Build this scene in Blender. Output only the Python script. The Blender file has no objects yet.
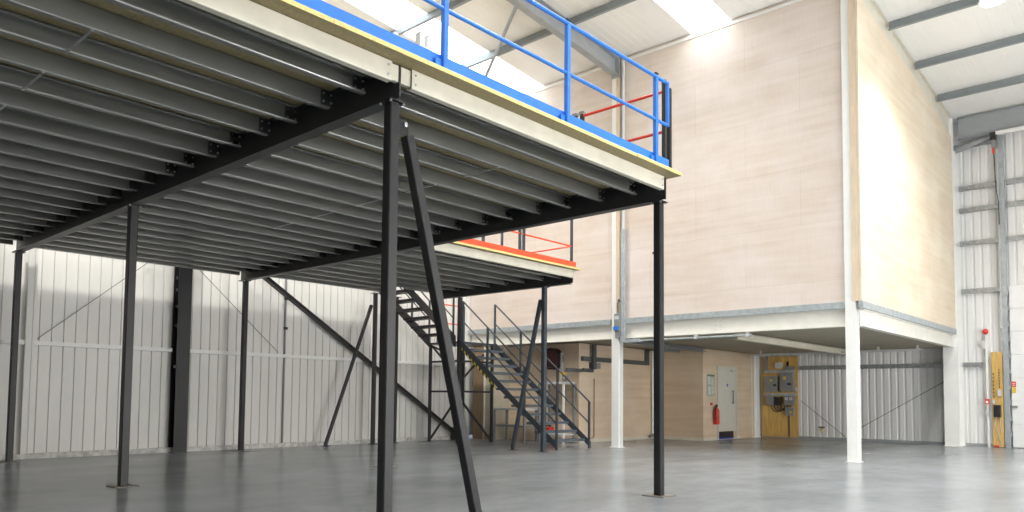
import bpy, bmesh, math, random
from mathutils import Vector, Matrix
random.seed(7)
sc = bpy.context.scene
col = sc.collection
V = Vector
ORD = ['first','second','third','fourth','fifth','sixth','seventh','eighth','ninth','tenth','eleventh','twelfth','thirteenth','fourteenth','fifteenth','sixteenth','seventeenth','eighteenth','nineteenth','twentieth']

# ------------------------------------------------------------------ materials
def mat(name, c, rough=.5, metal=0., var=.12, scale=6., stretch=(1,1,1), bump=0., c2=None, detail=5., spec=.5, rvar=0.):
    m = bpy.data.materials.new(name); m.use_nodes = True
    nt = m.node_tree; N = nt.nodes; L = nt.links
    b = N['Principled BSDF']
    b.inputs['Roughness'].default_value = rough; b.inputs['Metallic'].default_value = metal
    b.inputs['Specular IOR Level'].default_value = spec
    tc = N.new('ShaderNodeTexCoord'); mp = N.new('ShaderNodeMapping'); mp.inputs['Scale'].default_value = stretch
    L.new(tc.outputs['Object'], mp.inputs['Vector'])
    nz = N.new('ShaderNodeTexNoise'); nz.inputs['Scale'].default_value = scale; nz.inputs['Detail'].default_value = detail
    L.new(mp.outputs[0], nz.inputs['Vector'])
    r = N.new('ShaderNodeValToRGB')
    r.color_ramp.elements[0].position = .3; r.color_ramp.elements[1].position = .7
    lo = [max(0, x*(1-var)) for x in c]; hi = [min(1, x*(1+var)) for x in c] if c2 is None else c2
    r.color_ramp.elements[0].color = (*lo, 1); r.color_ramp.elements[1].color = (*hi, 1)
    L.new(nz.outputs['Fac'], r.inputs[0]); L.new(r.outputs[0], b.inputs['Base Color'])
    if bump:
        bp = N.new('ShaderNodeBump'); bp.inputs['Strength'].default_value = bump; bp.inputs['Distance'].default_value = .01
        L.new(nz.outputs['Fac'], bp.inputs['Height']); L.new(bp.outputs[0], b.inputs['Normal'])
    if rvar:
        mr = N.new('ShaderNodeMapRange'); mr.inputs['To Min'].default_value = rough-rvar; mr.inputs['To Max'].default_value = rough+rvar
        L.new(nz.outputs['Fac'], mr.inputs['Value']); L.new(mr.outputs[0], b.inputs['Roughness'])
    return m

def ply_mat(name, c, axis, dark=.86, joint=True):
    """plywood sheet: grain streaks along the sheet, whitish filler patches, thin joints between sheets"""
    m = bpy.data.materials.new(name); m.use_nodes = True
    nt = m.node_tree; N = nt.nodes; L = nt.links; b = N['Principled BSDF']
    b.inputs['Roughness'].default_value = .62; b.inputs['Specular IOR Level'].default_value = .25
    tc = N.new('ShaderNodeTexCoord')
    def noise(scale, st, det=6.):
        mp = N.new('ShaderNodeMapping'); mp.inputs['Scale'].default_value = st
        L.new(tc.outputs['Object'], mp.inputs['Vector'])
        n = N.new('ShaderNodeTexNoise'); n.inputs['Scale'].default_value = scale; n.inputs['Detail'].default_value = det
        L.new(mp.outputs[0], n.inputs['Vector']); return n
    st = (.35, 1, 6) if axis == 'x' else (1, .35, 6)
    n1 = noise(1.5, st, 4.); n2 = noise(.8, (1, 1, 1.6), 5.); n3 = noise(9., (3, 3, .35), 3.)
    r = N.new('ShaderNodeValToRGB'); e = r.color_ramp.elements
    e[0].position = .25; e[0].color = (*[x*dark for x in c], 1); e[1].position = .75
    e[1].color = (min(1, c[0]*1.05), min(1, c[1]*1.09), min(1, c[2]*1.15), 1)
    L.new(n1.outputs['Fac'], r.inputs[0])
    r2 = N.new('ShaderNodeValToRGB'); e = r2.color_ramp.elements
    e[0].position = .40; e[0].color = (0, 0, 0, 1); e[1].position = .68; e[1].color = (.6, .6, .6, 1)
    L.new(n2.outputs['Fac'], r2.inputs[0])
    mx = N.new('ShaderNodeMixRGB'); mx.inputs['Color2'].default_value = (min(1, c[0]*1.12), min(1, c[1]*1.22), min(1, c[2]*1.38), 1)
    L.new(r2.outputs[0], mx.inputs['Fac']); L.new(r.outputs[0], mx.inputs['Color1'])
    mul = N.new('ShaderNodeMixRGB'); mul.blend_type = 'MULTIPLY'; mul.inputs['Fac'].default_value = .09
    L.new(mx.outputs[0], mul.inputs['Color1']); L.new(n3.outputs['Fac'], mul.inputs['Color2'])
    out = mul
    if joint:
        sp = N.new('ShaderNodeSeparateXYZ'); L.new(tc.outputs['Object'], sp.inputs[0])
        cb = N.new('ShaderNodeCombineXYZ'); L.new(sp.outputs['X' if axis == 'x' else 'Y'], cb.inputs['X']); L.new(sp.outputs['Z'], cb.inputs['Y'])
        br = N.new('ShaderNodeTexBrick'); br.inputs['Scale'].default_value = 1.; br.inputs['Mortar Size'].default_value = .006
        br.inputs['Brick Width'].default_value = 2.44; br.inputs['Row Height'].default_value = 1.22
        br.inputs['Color1'].default_value = (1, 1, 1, 1); br.inputs['Color2'].default_value = (.95, .95, .95, 1); br.inputs['Mortar'].default_value = (.86, .84, .82, 1)
        L.new(cb.outputs[0], br.inputs['Vector'])
        m3 = N.new('ShaderNodeMixRGB'); m3.blend_type = 'MULTIPLY'; m3.inputs['Fac'].default_value = .8
        L.new(out.outputs[0], m3.inputs['Color1']); L.new(br.outputs['Color'], m3.inputs['Color2']); out = m3
    L.new(out.outputs[0], b.inputs['Base Color'])
    return m

def emit(name, c, s):
    m = bpy.data.materials.new(name); m.use_nodes = True
    b = m.node_tree.nodes['Principled BSDF']
    b.inputs['Base Color'].default_value = (*c, 1); b.inputs['Emission Color'].default_value = (*c, 1); b.inputs['Emission Strength'].default_value = s
    return m

def floor_mat():
    m = bpy.data.materials.new('polished_concrete'); m.use_nodes = True
    nt = m.node_tree; N = nt.nodes; L = nt.links; b = N['Principled BSDF']
    tc = N.new('ShaderNodeTexCoord')
    def noise(scale, st, det):
        mp = N.new('ShaderNodeMapping'); mp.inputs['Scale'].default_value = st; mp.inputs['Rotation'].default_value = (0, 0, .5)
        L.new(tc.outputs['Object'], mp.inputs['Vector'])
        n = N.new('ShaderNodeTexNoise'); n.inputs['Scale'].default_value = scale; n.inputs['Detail'].default_value = det; n.inputs['Roughness'].default_value = .62
        L.new(mp.outputs[0], n.inputs['Vector']); return n
    n1 = noise(.55, (1, 1.7, 1), 5.); n2 = noise(3.5, (1, 2.2, 1), 8.)
    a = N.new('ShaderNodeMath'); a.operation = 'MULTIPLY_ADD'; a.inputs[1].default_value = .30
    L.new(n2.outputs['Fac'], a.inputs[0]); L.new(n1.outputs['Fac'], a.inputs[2])
    r = N.new('ShaderNodeValToRGB'); e = r.color_ramp.elements
    e[0].position = .42; e[0].color = (.248, .270, .290, 1); e[1].position = .9; e[1].color = (.372, .398, .42, 1)
    L.new(a.outputs[0], r.inputs[0]); L.new(r.outputs[0], b.inputs['Base Color'])
    mr = N.new('ShaderNodeMapRange'); mr.inputs['From Min'].default_value = .2; mr.inputs['From Max'].default_value = .8; mr.inputs['To Min'].default_value = .19; mr.inputs['To Max'].default_value = .29
    L.new(n1.outputs['Fac'], mr.inputs['Value']); L.new(mr.outputs[0], b.inputs['Roughness'])
    b.inputs['Specular IOR Level'].default_value = .36
    return m

def stripe_mat():
    m = bpy.data.materials.new('hazard_tape'); m.use_nodes = True
    nt = m.node_tree; N = nt.nodes; L = nt.links; b = N['Principled BSDF']; b.inputs['Roughness'].default_value = .5
    tc = N.new('ShaderNodeTexCoord'); w = N.new('ShaderNodeTexWave'); w.bands_direction = 'Y'; w.inputs['Scale'].default_value = 2.6
    r = N.new('ShaderNodeValToRGB'); r.color_ramp.interpolation = 'CONSTANT'
    r.color_ramp.elements[0].color = (.02, .02, .02, 1); r.color_ramp.elements[1].position = .5; r.color_ramp.elements[1].color = (.85, .68, .02, 1)
    L.new(tc.outputs['Object'], w.inputs['Vector']); L.new(w.outputs['Fac'], r.inputs[0]); L.new(r.outputs[0], b.inputs['Base Color'])
    return m

M = dict(
    floor=floor_mat(),
    clad=mat('white_cladding_sheet', (.78, .765, .73), .42, 0, .05, 1.2, (1, 1, .3)),
    clad_far=mat('white_liner_sheet', (.80, .80, .79), .45, 0, .012, 1.2, (1, 1, .3)),
    roof=mat('roof_liner_sheet', (.91, .905, .89), .5, 0, .03, 1.),
    char=mat('charcoal_paint', (.028, .028, .030), .42, 0, .12, 9.),
    charlt=mat('charcoal_paint_dark', (.016, .0158, .018), .45, 0, .12, 9., spec=.35),  # second, darker and duller charcoal for columns, braces and posts
    galv=mat('galvanised_steel', (.40, .42, .43), .38, .75, .22, 14., (1, 1, 1), 0, None, 6.),
    galv2=mat('galvanised_strip', (.42, .46, .48), .5, .3, .15, 10.),
    joist=mat('galvanised_joist_steel', (.32, .325, .31), .24, .5, .12, 5., (.3, 1, 1)),
    chip=mat('chipboard', (.33, .27, .145), .7, 0, .16, 30.),
    chipedge=mat('chipboard_cut_edge', (.80, .63, .25), .75, 0, .2, 40.),
    cream=mat('cream_paint', (.69, .655, .55), .45, 0, .07, 5.),
    blue=mat('blue_paint', (.032, .20, .72), .35, 0, .06, 6.),
    orange=mat('orange_paint', (.88, .10, .035), .4, 0, .06, 6.),
    red=mat('red_paint', (.72, .05, .03), .4, 0, .08, 6.),
    white=mat('white_paint', (.86, .86, .84), .4, 0, .03, 4.),
    greyst=mat('grey_primer_steel', (.36, .38, .40), .5, .1, .07, 4.),
    ply_f=ply_mat('plywood_front', (.775, .65, .555), 'y', .92),
    ply_s=ply_mat('plywood_side', (.82, .685, .51), 'x', .92),
    ply_l=ply_mat('plywood_shed_shaded', (.76, .585, .41), 'y', .88),  # same plywood as the box, shade put into its darker tone
    ply_lx=ply_mat('plywood_shed_side_shaded', (.76, .585, .41), 'x', .88),  # grain turned the other way, shade again put into the tone
    plytrim=mat('plywood_strip', (.70, .56, .42), .65, 0, .1, 8., (1, 1, .2)),
    beige=mat('beige_board', (.50, .45, .36), .7, 0, .08, 4.),
    brown=mat('brown_board', (.30, .20, .115), .65, 0, .15, 6., (3, 3, .3)),
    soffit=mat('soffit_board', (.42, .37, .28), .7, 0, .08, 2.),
    osb=mat('pine_ply_board', (.66, .42, .13), .6, 0, .2, 9., (2, 2, .25)),
    stair=mat('slate_grey_paint', (.048, .060, .074), .38, 0, .1, 8.),
    tread=mat('stair_tread_paint', (.10, .12, .14), .45, 0, .1, 8.),
    rubber=mat('black_plastic', (.018, .018, .02), .4, 0, .1, 8.),
    gbox=mat('grey_enclosure', (.24, .25, .255), .45, 0, .05, 6.),
    purlin=mat('purlin_steel', (.27, .30, .32), .5, .25, .07, 5.),
    offwhite=mat('off_white_paint', (.83, .81, .75), .45, 0, .04, 5.),
    duct=mat('dark_grey_duct', (.12, .125, .125), .5, .2, .08, 5.),
    lgbox=mat('light_grey_plastic', (.60, .61, .61), .45, 0, .04, 6.),
    yellow=mat('yellow_label', (.80, .52, .03), .5, 0, .05, 9.),
    doorp=mat('pale_door_paint', (.66, .64, .57), .45, 0, .03, 3.),
    doorw=mat('white_sectional_door', (.84, .84, .84), .4, 0, .02, 3.),
    paper=mat('notice_paper', (.55, .60, .50), .6, 0, .25, 22.),
    pblue=mat('blue_sign', (.02, .09, .45), .4, 0, .05, 9.),
    brass=mat('brass_fitting', (.55, .40, .16), .35, .8, .1, 9.),
    hose=mat('dark_red_hose', (.06, .012, .012), .5, 0, .2, 9.),
    curb=mat('grey_curb_paint', (.62, .61, .58), .7, 0, .3, 9.),
    wire=mat('dark_cable', (.05, .05, .05), .6, 0, .1, 9.),
    plate=mat('dusty_steel_plate', (.20, .185, .165), .6, .2, .2, 12.),
    green=emit('green_indicator', (.1, .8, .35), 1.5),
    hazard=stripe_mat(),
    sky=emit('translucent_rooflight', (.90, .96, 1.), 4.6),
    lamp=emit('lamp_lens', (1., .97, .90), 14.),
)

# ------------------------------------------------------------------ mesh builder
class MB:
    def __init__(s): s.v = []; s.f = []
    def box(s, x0, x1, y0, y1, z0, z1):
        return s.hexa([(x0,y0,z0),(x1,y0,z0),(x1,y1,z0),(x0,y1,z0)], [(x0,y0,z1),(x1,y0,z1),(x1,y1,z1),(x0,y1,z1)])
    def hexa(s, b, t):
        n = len(s.v); s.v += [V(p) for p in b] + [V(p) for p in t]
        s.f += [(n,n+3,n+2,n+1),(n+4,n+5,n+6,n+7)] + [(n+i,n+(i+1)%4,n+4+(i+1)%4,n+4+i) for i in range(4)]
        return s
    def ext(s, prof, p0, p1, up=(0,0,1), cap=True, closed=True):
        """sweep a 2D profile (side, up) from p0 to p1"""
        p0, p1 = V(p0), V(p1); d = (p1-p0).normalized(); u = V(up)
        if abs(d.dot(u)) > .999: u = V((0,1,0))
        side = d.cross(u).normalized(); u = side.cross(d).normalized()
        n = len(s.v); k = len(prof)
        for p in (p0, p1): s.v += [p + side*a + u*b for a, b in prof]
        for i in range(k if closed else k-1):
            j = (i+1) % k; s.f.append((n+i, n+j, n+k+j, n+k+i))
        if cap and closed: s.f += [tuple(range(n+k-1, n-1, -1)), tuple(range(n+k, n+2*k))]
        return s
    def bar(s, p0, p1, w, h, up=(0,0,1), c=0.):
        a, b = w/2, h/2
        prof = [(-a,-b),(a,-b),(a,b),(-a,b)] if not c else [(-a+c,-b),(a-c,-b),(a,-b+c),(a,b-c),(a-c,b),(-a+c,b),(-a,b-c),(-a,-b+c)]
        return s.ext(prof, p0, p1, up)
    def tube(s, p0, p1, r, n=10):
        return s.ext([(r*math.cos(2*math.pi*i/n), r*math.sin(2*math.pi*i/n)) for i in range(n)], p0, p1)
    def path(s, pts, r, n=8):
        for a, b in zip(pts[:-1], pts[1:]): s.tube(a, b, r, n)
        for p in pts[1:-1]: s.ball(p, r*1.02, n)
        return s
    def ball(s, c, r, n=8, sz=1.):
        c = V(c); b = len(s.v); m = max(4, n//2)
        s.v.append(c+V((0,0,r*sz)))
        for i in range(1, m):
            t = math.pi*i/m
            for j in range(n): s.v.append(c+V((r*math.sin(t)*math.cos(2*math.pi*j/n), r*math.sin(t)*math.sin(2*math.pi*j/n), r*sz*math.cos(t))))
        s.v.append(c-V((0,0,r*sz))); e = len(s.v)-1
        for j in range(n): s.f.append((b, b+1+j, b+1+(j+1)%n))
        for i in range(m-2):
            for j in range(n): s.f.append((b+1+i*n+j, b+1+(i+1)*n+j, b+1+(i+1)*n+(j+1)%n, b+1+i*n+(j+1)%n))
        for j in range(n): s.f.append((e, b+1+(m-2)*n+(j+1)%n, b+1+(m-2)*n+j))
        return s
    def lathe(s, c, prof, axis=(0,0,1), n=16):
        """prof: list of (radius, height) from c along axis"""
        c = V(c); ax = V(axis).normalized(); u = ax.orthogonal().normalized(); w = ax.cross(u); b = len(s.v); k = len(prof)
        for r, h in prof:
            for j in range(n): s.v.append(c + ax*h + (u*math.cos(2*math.pi*j/n)+w*math.sin(2*math.pi*j/n))*r)
        for i in range(k-1):
            for j in range(n): s.f.append((b+i*n+j, b+i*n+(j+1)%n, b+(i+1)*n+(j+1)%n, b+(i+1)*n+j))
        s.f += [tuple(b+j for j in range(n))[::-1], tuple(b+(k-1)*n+j for j in range(n))]
        return s
    def isec(s, p0, p1, w, h, tf=.016, tw=.012, up=(0,0,1)):
        a, b, t = w/2, h/2, tw/2
        return s.ext([(-a,-b),(a,-b),(a,-b+tf),(t,-b+tf),(t,b-tf),(a,b-tf),(a,b),(-a,b),(-a,b-tf),(-t,b-tf),(-t,-b+tf),(-a,-b+tf)], p0, p1, up)
    def csec(s, p0, p1, w, h, t, lip, flip=1, up=(0,0,1)):
        """cold rolled C section with rounded bends; web on the +side for flip=1"""
        a, b = w/2, h/2; q = .010; r = .006; d = .707
        pr = [(a,-b+r),(a,b-r),(a-r*.3,b-r*.3),(a-r,b),(-a+q,b),(-a+q*.3,b-q*.3),(-a,b-q),(-a,b-lip),(-a+t,b-lip),(-a+t,b-t),(a-t,b-t),(a-t,-b+t),(-a+t,-b+t),(-a+t,-b+lip),(-a,-b+lip),(-a,-b+q),(-a+q*.3,-b+q*.3),(-a+q,-b),(a-r,-b),(a-r*.3,-b+r*.3)]
        return s.ext([(x*flip, y) for x, y in pr], p0, p1, up)
    def poly(s, pts, off):
        """flat polygon with thickness along vector off"""
        n = len(s.v); k = len(pts); o = V(off)
        s.v += [V(p) for p in pts] + [V(p)+o for p in pts]
        s.f += [tuple(range(n+k-1, n-1, -1)), tuple(range(n+k, n+2*k))] + [(n+i, n+(i+1)%k, n+k+(i+1)%k, n+k+i) for i in range(k)]
        return s
    def build(s, name, m, parent=None, loc=(0,0,0), smooth=False, bevel=0.):
        base = parent_loc(parent) + V(loc) if parent else V(loc)
        me = bpy.data.meshes.new(name)
        bm = bmesh.new()
        vs = [bm.verts.new(p - base) for p in s.v]
        for f in s.f:
            try: bm.faces.new([vs[i] for i in f])
            except ValueError: pass
        bmesh.ops.recalc_face_normals(bm, faces=bm.faces[:])
        if smooth:
            for f in bm.faces: f.smooth = True
        bm.to_mesh(me); bm.free()
        o = bpy.data.objects.new(name, me); col.objects.link(o)
        o.location = loc
        if parent: o.parent = parent
        me.materials.append(m if not isinstance(m, str) else M[m])
        if bevel:
            md = o.modifiers.new('bevel', 'BEVEL'); md.width = bevel; md.segments = 2; md.limit_method = 'ANGLE'
        return o

def parent_loc(p):
    v = V(p.location)
    while p.parent: p = p.parent; v = v + V(p.location)
    return v
def tag(o, label=None, cat=None, group=None, kind=None):
    if label: o['label'] = label
    if cat: o['category'] = cat
    if group: o['group'] = group
    if kind: o['kind'] = kind
    return o
def thing(name, label, cat, loc=(0,0,0), group=None):
    o = bpy.data.objects.new(name, None); col.objects.link(o); o.location = loc; o.empty_display_size = .2
    return tag(o, label, cat, group)
def solo(name, mb, m, label, cat, loc=(0,0,0), group=None, smooth=False, bevel=0.):
    return tag(mb.build(name, m, None, loc, smooth, bevel), label, cat, group)
def struct(name, mb, m, label=None, cat=None):
    return tag(mb.build(name, m), label, cat, None, 'structure')

# ------------------------------------------------------------------ key dimensions (metres)
XB1, XB2, XB3 = 3.98, 8.27, 13.05          # mezzanine main beams
Y0, Y1, Y2 = 5.02, 10.42, 15.45             # mezzanine column rows
ZB = 3.70                                   # underside of main beams
ZJ0, ZJ1 = 3.825, 3.995                       # joists
ZD0, ZD1 = 4.0, 4.038                     # deck board
YW, XF, XN, YN = 15.95, 24.0, -8., -8.     # walls
XB, YP1, YP2 = 15.64, 10.735, 5.085         # box front face and its two column lines
RX, RS, RZ = 7.4, .09, 9.83                 # ridge, slope, roof height at XB
def roofz(x): return RZ + RS*(XB-RX) - RS*abs(x-RX)

# ------------------------------------------------------------------ room shell
fl = struct('floor', MB().box(XN, XF+.1, YN, YW+.1, -.15, 0), 'floor', 'smooth grey polished concrete floor', 'floor')

def corrug(length, pitch, rib, dep, s0=0.):
    """list of (s, depth): flat pans with narrow recessed ribs"""
    out = []; s = s0
    while s < s0+length-1e-6:
        e = min(s+pitch, s0+length); f = e-rib
        if f > s: out += [(s, 0.), (f, 0.), (f+rib*.25, dep), (e-rib*.25, dep)]
        s = e
    out.append((s0+length, 0.)); return out

mb = MB(); pr = corrug(XF+.05-XN, .205, .036, .03, XN)
n = len(pr)
for x, d in pr: mb.v += [V((x, YW+d, .10)), V((x, YW+d, roofz(x)-.01))]
mb.f += [(2*i, 2*i+2, 2*i+3, 2*i+1) for i in range(n-1)]
struct('wall_left', mb, 'clad', 'pale ribbed steel sheet gable wall behind the platform', 'wall')
mb = MB(); pr = []
s = YN
while s < YW:                                # trapezoidal liner sheet on the far wall
    pr += [(s, 0.), (s+.12, 0.), (s+.14, .028), (s+.18, .028)]; s += .20
pr.append((YW, 0.)); n = len(pr)
for y, d in pr: mb.v += [V((XF+d, y, .08)), V((XF+d, y, roofz(XF)-.01))]
mb.f += [(2*i, 2*i+1, 2*i+3, 2*i+2) for i in range(n-1)]
struct('wall_far', mb, 'clad_far', 'white ribbed steel sheet wall at the far end', 'wall')
struct('wall_near', MB().box(XN-.1, XN, YN, YW, 0, roofz(XN)), 'clad_far')
struct('wall_right', MB().poly([(XN,YN,0),(XF,YN,0),(XF,YN,roofz(XF)),(RX,YN,roofz(RX)),(XN,YN,roofz(XN))], (0,-.1,0)), 'clad_far')

SKY = [(-3.6,-2.6), (2.05,3.05), (7.65,8.65), (13.2,14.38)]
def sky_span(a): return (8.2, 17.4) if a[0] > 5 else (8.2, 15.9)
mb = MB(); pr = []
s = YN
while s < YW+.05: pr += [(s, 0.), (s+.175, 0.), (s+.18, .003), (s+.195, .003)]; s += .20
pr.append((YW+.1, 0.))
def roof_strip(ys, xs):
    b = len(mb.v); k = len(xs)
    for y, d in ys:
        for x in xs: mb.v.append(V((x, y, roofz(x)+d)))
    for i in range(len(ys)-1):
        for j in range(k-1): mb.f.append((b+i*k+j, b+(i+1)*k+j, b+(i+1)*k+j+1, b+i*k+j+1))
edges = sorted([YN, YW+.1] + [e for a in SKY for e in a])
for lo, hi in zip(edges[:-1], edges[1:]):
    ys = [(lo, 0.)] + [(y, d) for y, d in pr if lo+.005 < y < hi-.005] + [(hi, 0.)]
    if (lo, hi) in SKY:
        a, b_ = sky_span((lo, hi)); roof_strip(ys, [XN, -2.6]); roof_strip(ys, [6.6, RX, a]); roof_strip(ys, [b_, XF+.1])
    else: roof_strip(ys, [XN, RX, XF+.1])
struct('ceiling', mb, 'roof', 'white ribbed roof lining sloping down to the far wall', 'ceiling')
k = 1
for a in SKY:
    for x0, x1 in (sky_span(a), (-2.6, 6.6)):
        m_ = MB(); m_.v = [V((x0,a[0],roofz(x0)+.004)), V((x1,a[0],roofz(x1)+.004)), V((x1,a[1],roofz(x1)+.004)), V((x0,a[1],roofz(x0)+.004))]; m_.f = [(0,3,2,1)]
        struct('window_%d' % k, m_, 'sky', 'bright translucent rooflight strip in the white roof', 'rooflight'); k += 1

struct('baseboard_left', MB().box(XN, XB-.02, YW-.10, YW+.04, 0, .10), 'curb', 'grey painted kerb along the foot of the ribbed gable wall', 'kerb')
struct('baseboard_far', MB().box(XF-.03, XF+.04, YN, YW, 0, .08), 'greyst', 'grey drip strip along the foot of the far wall', 'strip')

# ------------------------------------------------------------------ roof steelwork
def rafter(y, x0, x1, m, label, w=.2, d0=.45, d1=.62, hx=None):
    t = thing('rafter', label, 'rafter', (x0, y, roofz(x0)-.2), 'roof rafters')
    mb = MB(); xs = [x0, (RX if x0 < RX < x1 else (x0+x1)/2), x1]
    top = [roofz(x)-.20 for x in xs] if False else [roofz(x)-.012 for x in xs]
    dep = [d0, d0, d1]
    if hx: xs = [x0, hx, x1]; top = [roofz(x)-.012 for x in xs]
    for i in range(2):
        a, b = xs[i], xs[i+1]
        for (z0a, z1a, z0b, z1b, ww) in ((top[i]-dep[i], top[i], top[i+1]-dep[i+1], top[i+1], .016),
                                        (top[i]-.018, top[i], top[i+1]-.018, top[i+1], w),
                                        (top[i]-dep[i], top[i]-dep[i]+.018, top[i+1]-dep[i+1], top[i+1]-dep[i+1]+.018, w)):
            mb.hexa([(a,y-ww/2,z0a),(b,y-ww/2,z0b),(b,y+ww/2,z0b),(a,y+ww/2,z0a)], [(a,y-ww/2,z1a),(b,y-ww/2,z1b),(b,y+ww/2,z1b),(a,y+ww/2,z1a)])
    mb.build('beam', m, t)
    return t
r1 = rafter(YP1, RX, XB-.02, 'greyst', 'grey steel rafter running down to the plywood front beyond the blue rail', .19, .42, .44)
MB().box(XB-.04, XB-.02, YP1-.11, YP1+.11, roofz(XB)-.52, roofz(XB)-.02).build('end_plate', 'greyst', r1)
rafter(4.95, XB+.26, XF-.66, 'cream', 'cream rafter above the sloping top of the plywood side wall', .12, .42, .62)

PURL = [9.35, 11.45, 13.55, 17.75, 19.85, 21.9]
purlabs = ['grey roof purlin seen highest behind the blue rail', 'grey roof purlin crossing the left bright rooflight nearest the blue kick plate', 'grey roof purlin running behind the grey rafter beyond the blue rail',
           'highest grey purlin right of the plywood box beside the bright lamp', 'middle grey purlin of the three right of the plywood box', 'lowest grey purlin of the three right of the plywood box']
for x, lab in zip(PURL, purlabs):
    z = roofz(x)-.009
    t = thing('purlin', lab, 'purlin', (x, YN, z-.2), 'roof purlins')
    spans = [(YN+.02, YP1-.105), (YP1+.105, YW-.02)] if x < XB else [(YN+.02, 4.95-.065)]
    mb = MB(); q = [(-.07,-.2),(-.07,-.175),(-.064,-.175),(-.064,-.194),(-.003,-.194),(-.003,0),(.064,0),(.064,-.02),(.07,-.02),(.07,.006-.0),(.003,.006),(.003,-.2)]
    q = [(a, b-.006) for a, b in q]
    for a, b in spans: mb.ext(q, (x, a, z), (x, b, z))
    mb.build('z_section', 'purlin', t)
    mb = MB()
    yy = YP1-.7 if x < XB else 4.86-.9
    if x < XB:
        mb.box(x-.012, x-.0045, yy-.35, yy+.35, z-.17, z-.03); mb.build('sleeve', 'purlin', t)
for p, q, lab in (((12.1, 10.9, 9.95), (15.2, 15.4, 9.70), 'thin grey roof brace tube slanting behind the blue mid rail'),):
    solo('roof_brace', MB().tube(p, q, .045, 10), 'greyst', lab, 'brace', p)

# ------------------------------------------------------------------ plywood box: columns, beams, walls
def hcol(name, x0, x1, y0, y1, z1, m, lab, tf=.018, tw=.014, axis='x'):
    """H column between x0..x1 (flanges face x) """
    t = thing(name, lab, 'column', ((x0+x1)/2, (y0+y1)/2, 0), 'white steel columns')
    mb = MB(); ym = (y0+y1)/2
    mb.box(x0, x0+tf, y0, y1, 0.012, z1).box(x1-tf, x1, y0, y1, .012, z1).box(x0+tf, x1-tf, ym-tw/2, ym+tw/2, .012, z1)
    mb.build('shaft', m, t)
    MB().box(x0-.03, x1+.03, y0-.03, y1+.03, 0, .012).build('base_plate', m, t)
    return t
c1 = hcol('steel_column', XB, XB+.2, YP1-.10, YP1+.11, roofz(XB+.3)-.03, 'white', 'tall white column beside the grey isolator box on the plywood front')
c2 = hcol('steel_column', XB, XB+.2, 5.01, YP2+.13, roofz(XB+.3)-.03, 'white', 'tall white column at the outer corner of the plywood box')
c3 = hcol('steel_column', XF-.64, XF-.03, 4.85, 5.21, roofz(XF)-.03, 'white', 'broad white column on the far wall where the plywood side wall ends')
c4 = hcol('steel_column', XF-.62, XF-.03, YP1+.0, YP1+.26, 2.68, 'white', 'pale column on the far wall between shed door and electrical board')

ZF0, ZF1 = 2.69, 3.04
# edge beams of the first floor (cream painted channels)
def bolts(mb, pts, r=.014, l=.012, ax=(-1,0,0)):
    for p in pts: mb.lathe(p, [(r,0),(r,l),(r*.6,l*1.1)], ax, 6)
    return mb
for ya, yb, lab in ((YP2+.135, YP1-.135, 'long white floor beam across the plywood front between the two white columns'),
                    (YP1+.135, YW-.05, 'white floor beam across the plywood front left of the isolator box, behind the stairs')):
    t = thing('floor_beam', lab, 'beam', (XB+.1, ya, ZF0), 'first floor beams')
    MB().isec((XB+.1, ya, (ZF0+ZF1)/2), (XB+.1, yb, (ZF0+ZF1)/2), .18, ZF1-ZF0).build('beam', 'offwhite', t)
    if ya < 8:
        for dy in (0,.12):
            for i in range(3): bolts(MB(), [(XB+.095, 7.95+dy, 2.78+.09*i)]).build('bolt', 'cream', t)
t = thing('floor_beam', 'white floor beam under the plywood side wall, running from corner column to far column', 'beam', (XB+.3, 4.93, ZF0), 'first floor beams')
MB().isec((XB+.205, 5.0, (ZF0+ZF1)/2), (XF-.66, 5.0, (ZF0+ZF1)/2), .16, ZF1-ZF0).build('beam', 'offwhite', t)
t = thing('floor_beam', 'cream inner floor beam crossing the shaded soffit under the plywood box', 'beam', (XB+.3, 7.6, 2.55), 'first floor beams')
MB().isec((XB+.2, 7.6, 2.615), (XF-.1, 7.6, 2.615), .16, .15).build('beam', 'cream', t)
t = thing('floor_beam', 'dark grey inner floor beam above the shed door under the plywood box', 'beam', (XB+.3, YP1, 2.55), 'first floor beams')
MB().isec((XB+.27, YP1-.02, 2.64), (20.1, YP1-.02, 2.64), .2, .10).build('beam', 'gbox', t)

struct('trim_1', MB().box(XB-.03, XB+.10, YP2+.135, YP1-.135, 3.045, 3.18), 'galv2', 'galvanised strip under the plywood front right of the isolator box', 'strip')
struct('trim_2', MB().box(XB-.03, XB+.10, YP1+.135, YW-.02, 3.045, 3.18), 'galv2', 'galvanised strip under the plywood front left of the isolator box', 'strip')
struct('trim_3', MB().box(XB-.02, XF-.66, 4.87, 4.95, 3.045, 3.18), 'galv2', 'galvanised strip under the plywood side wall', 'strip')
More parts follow.
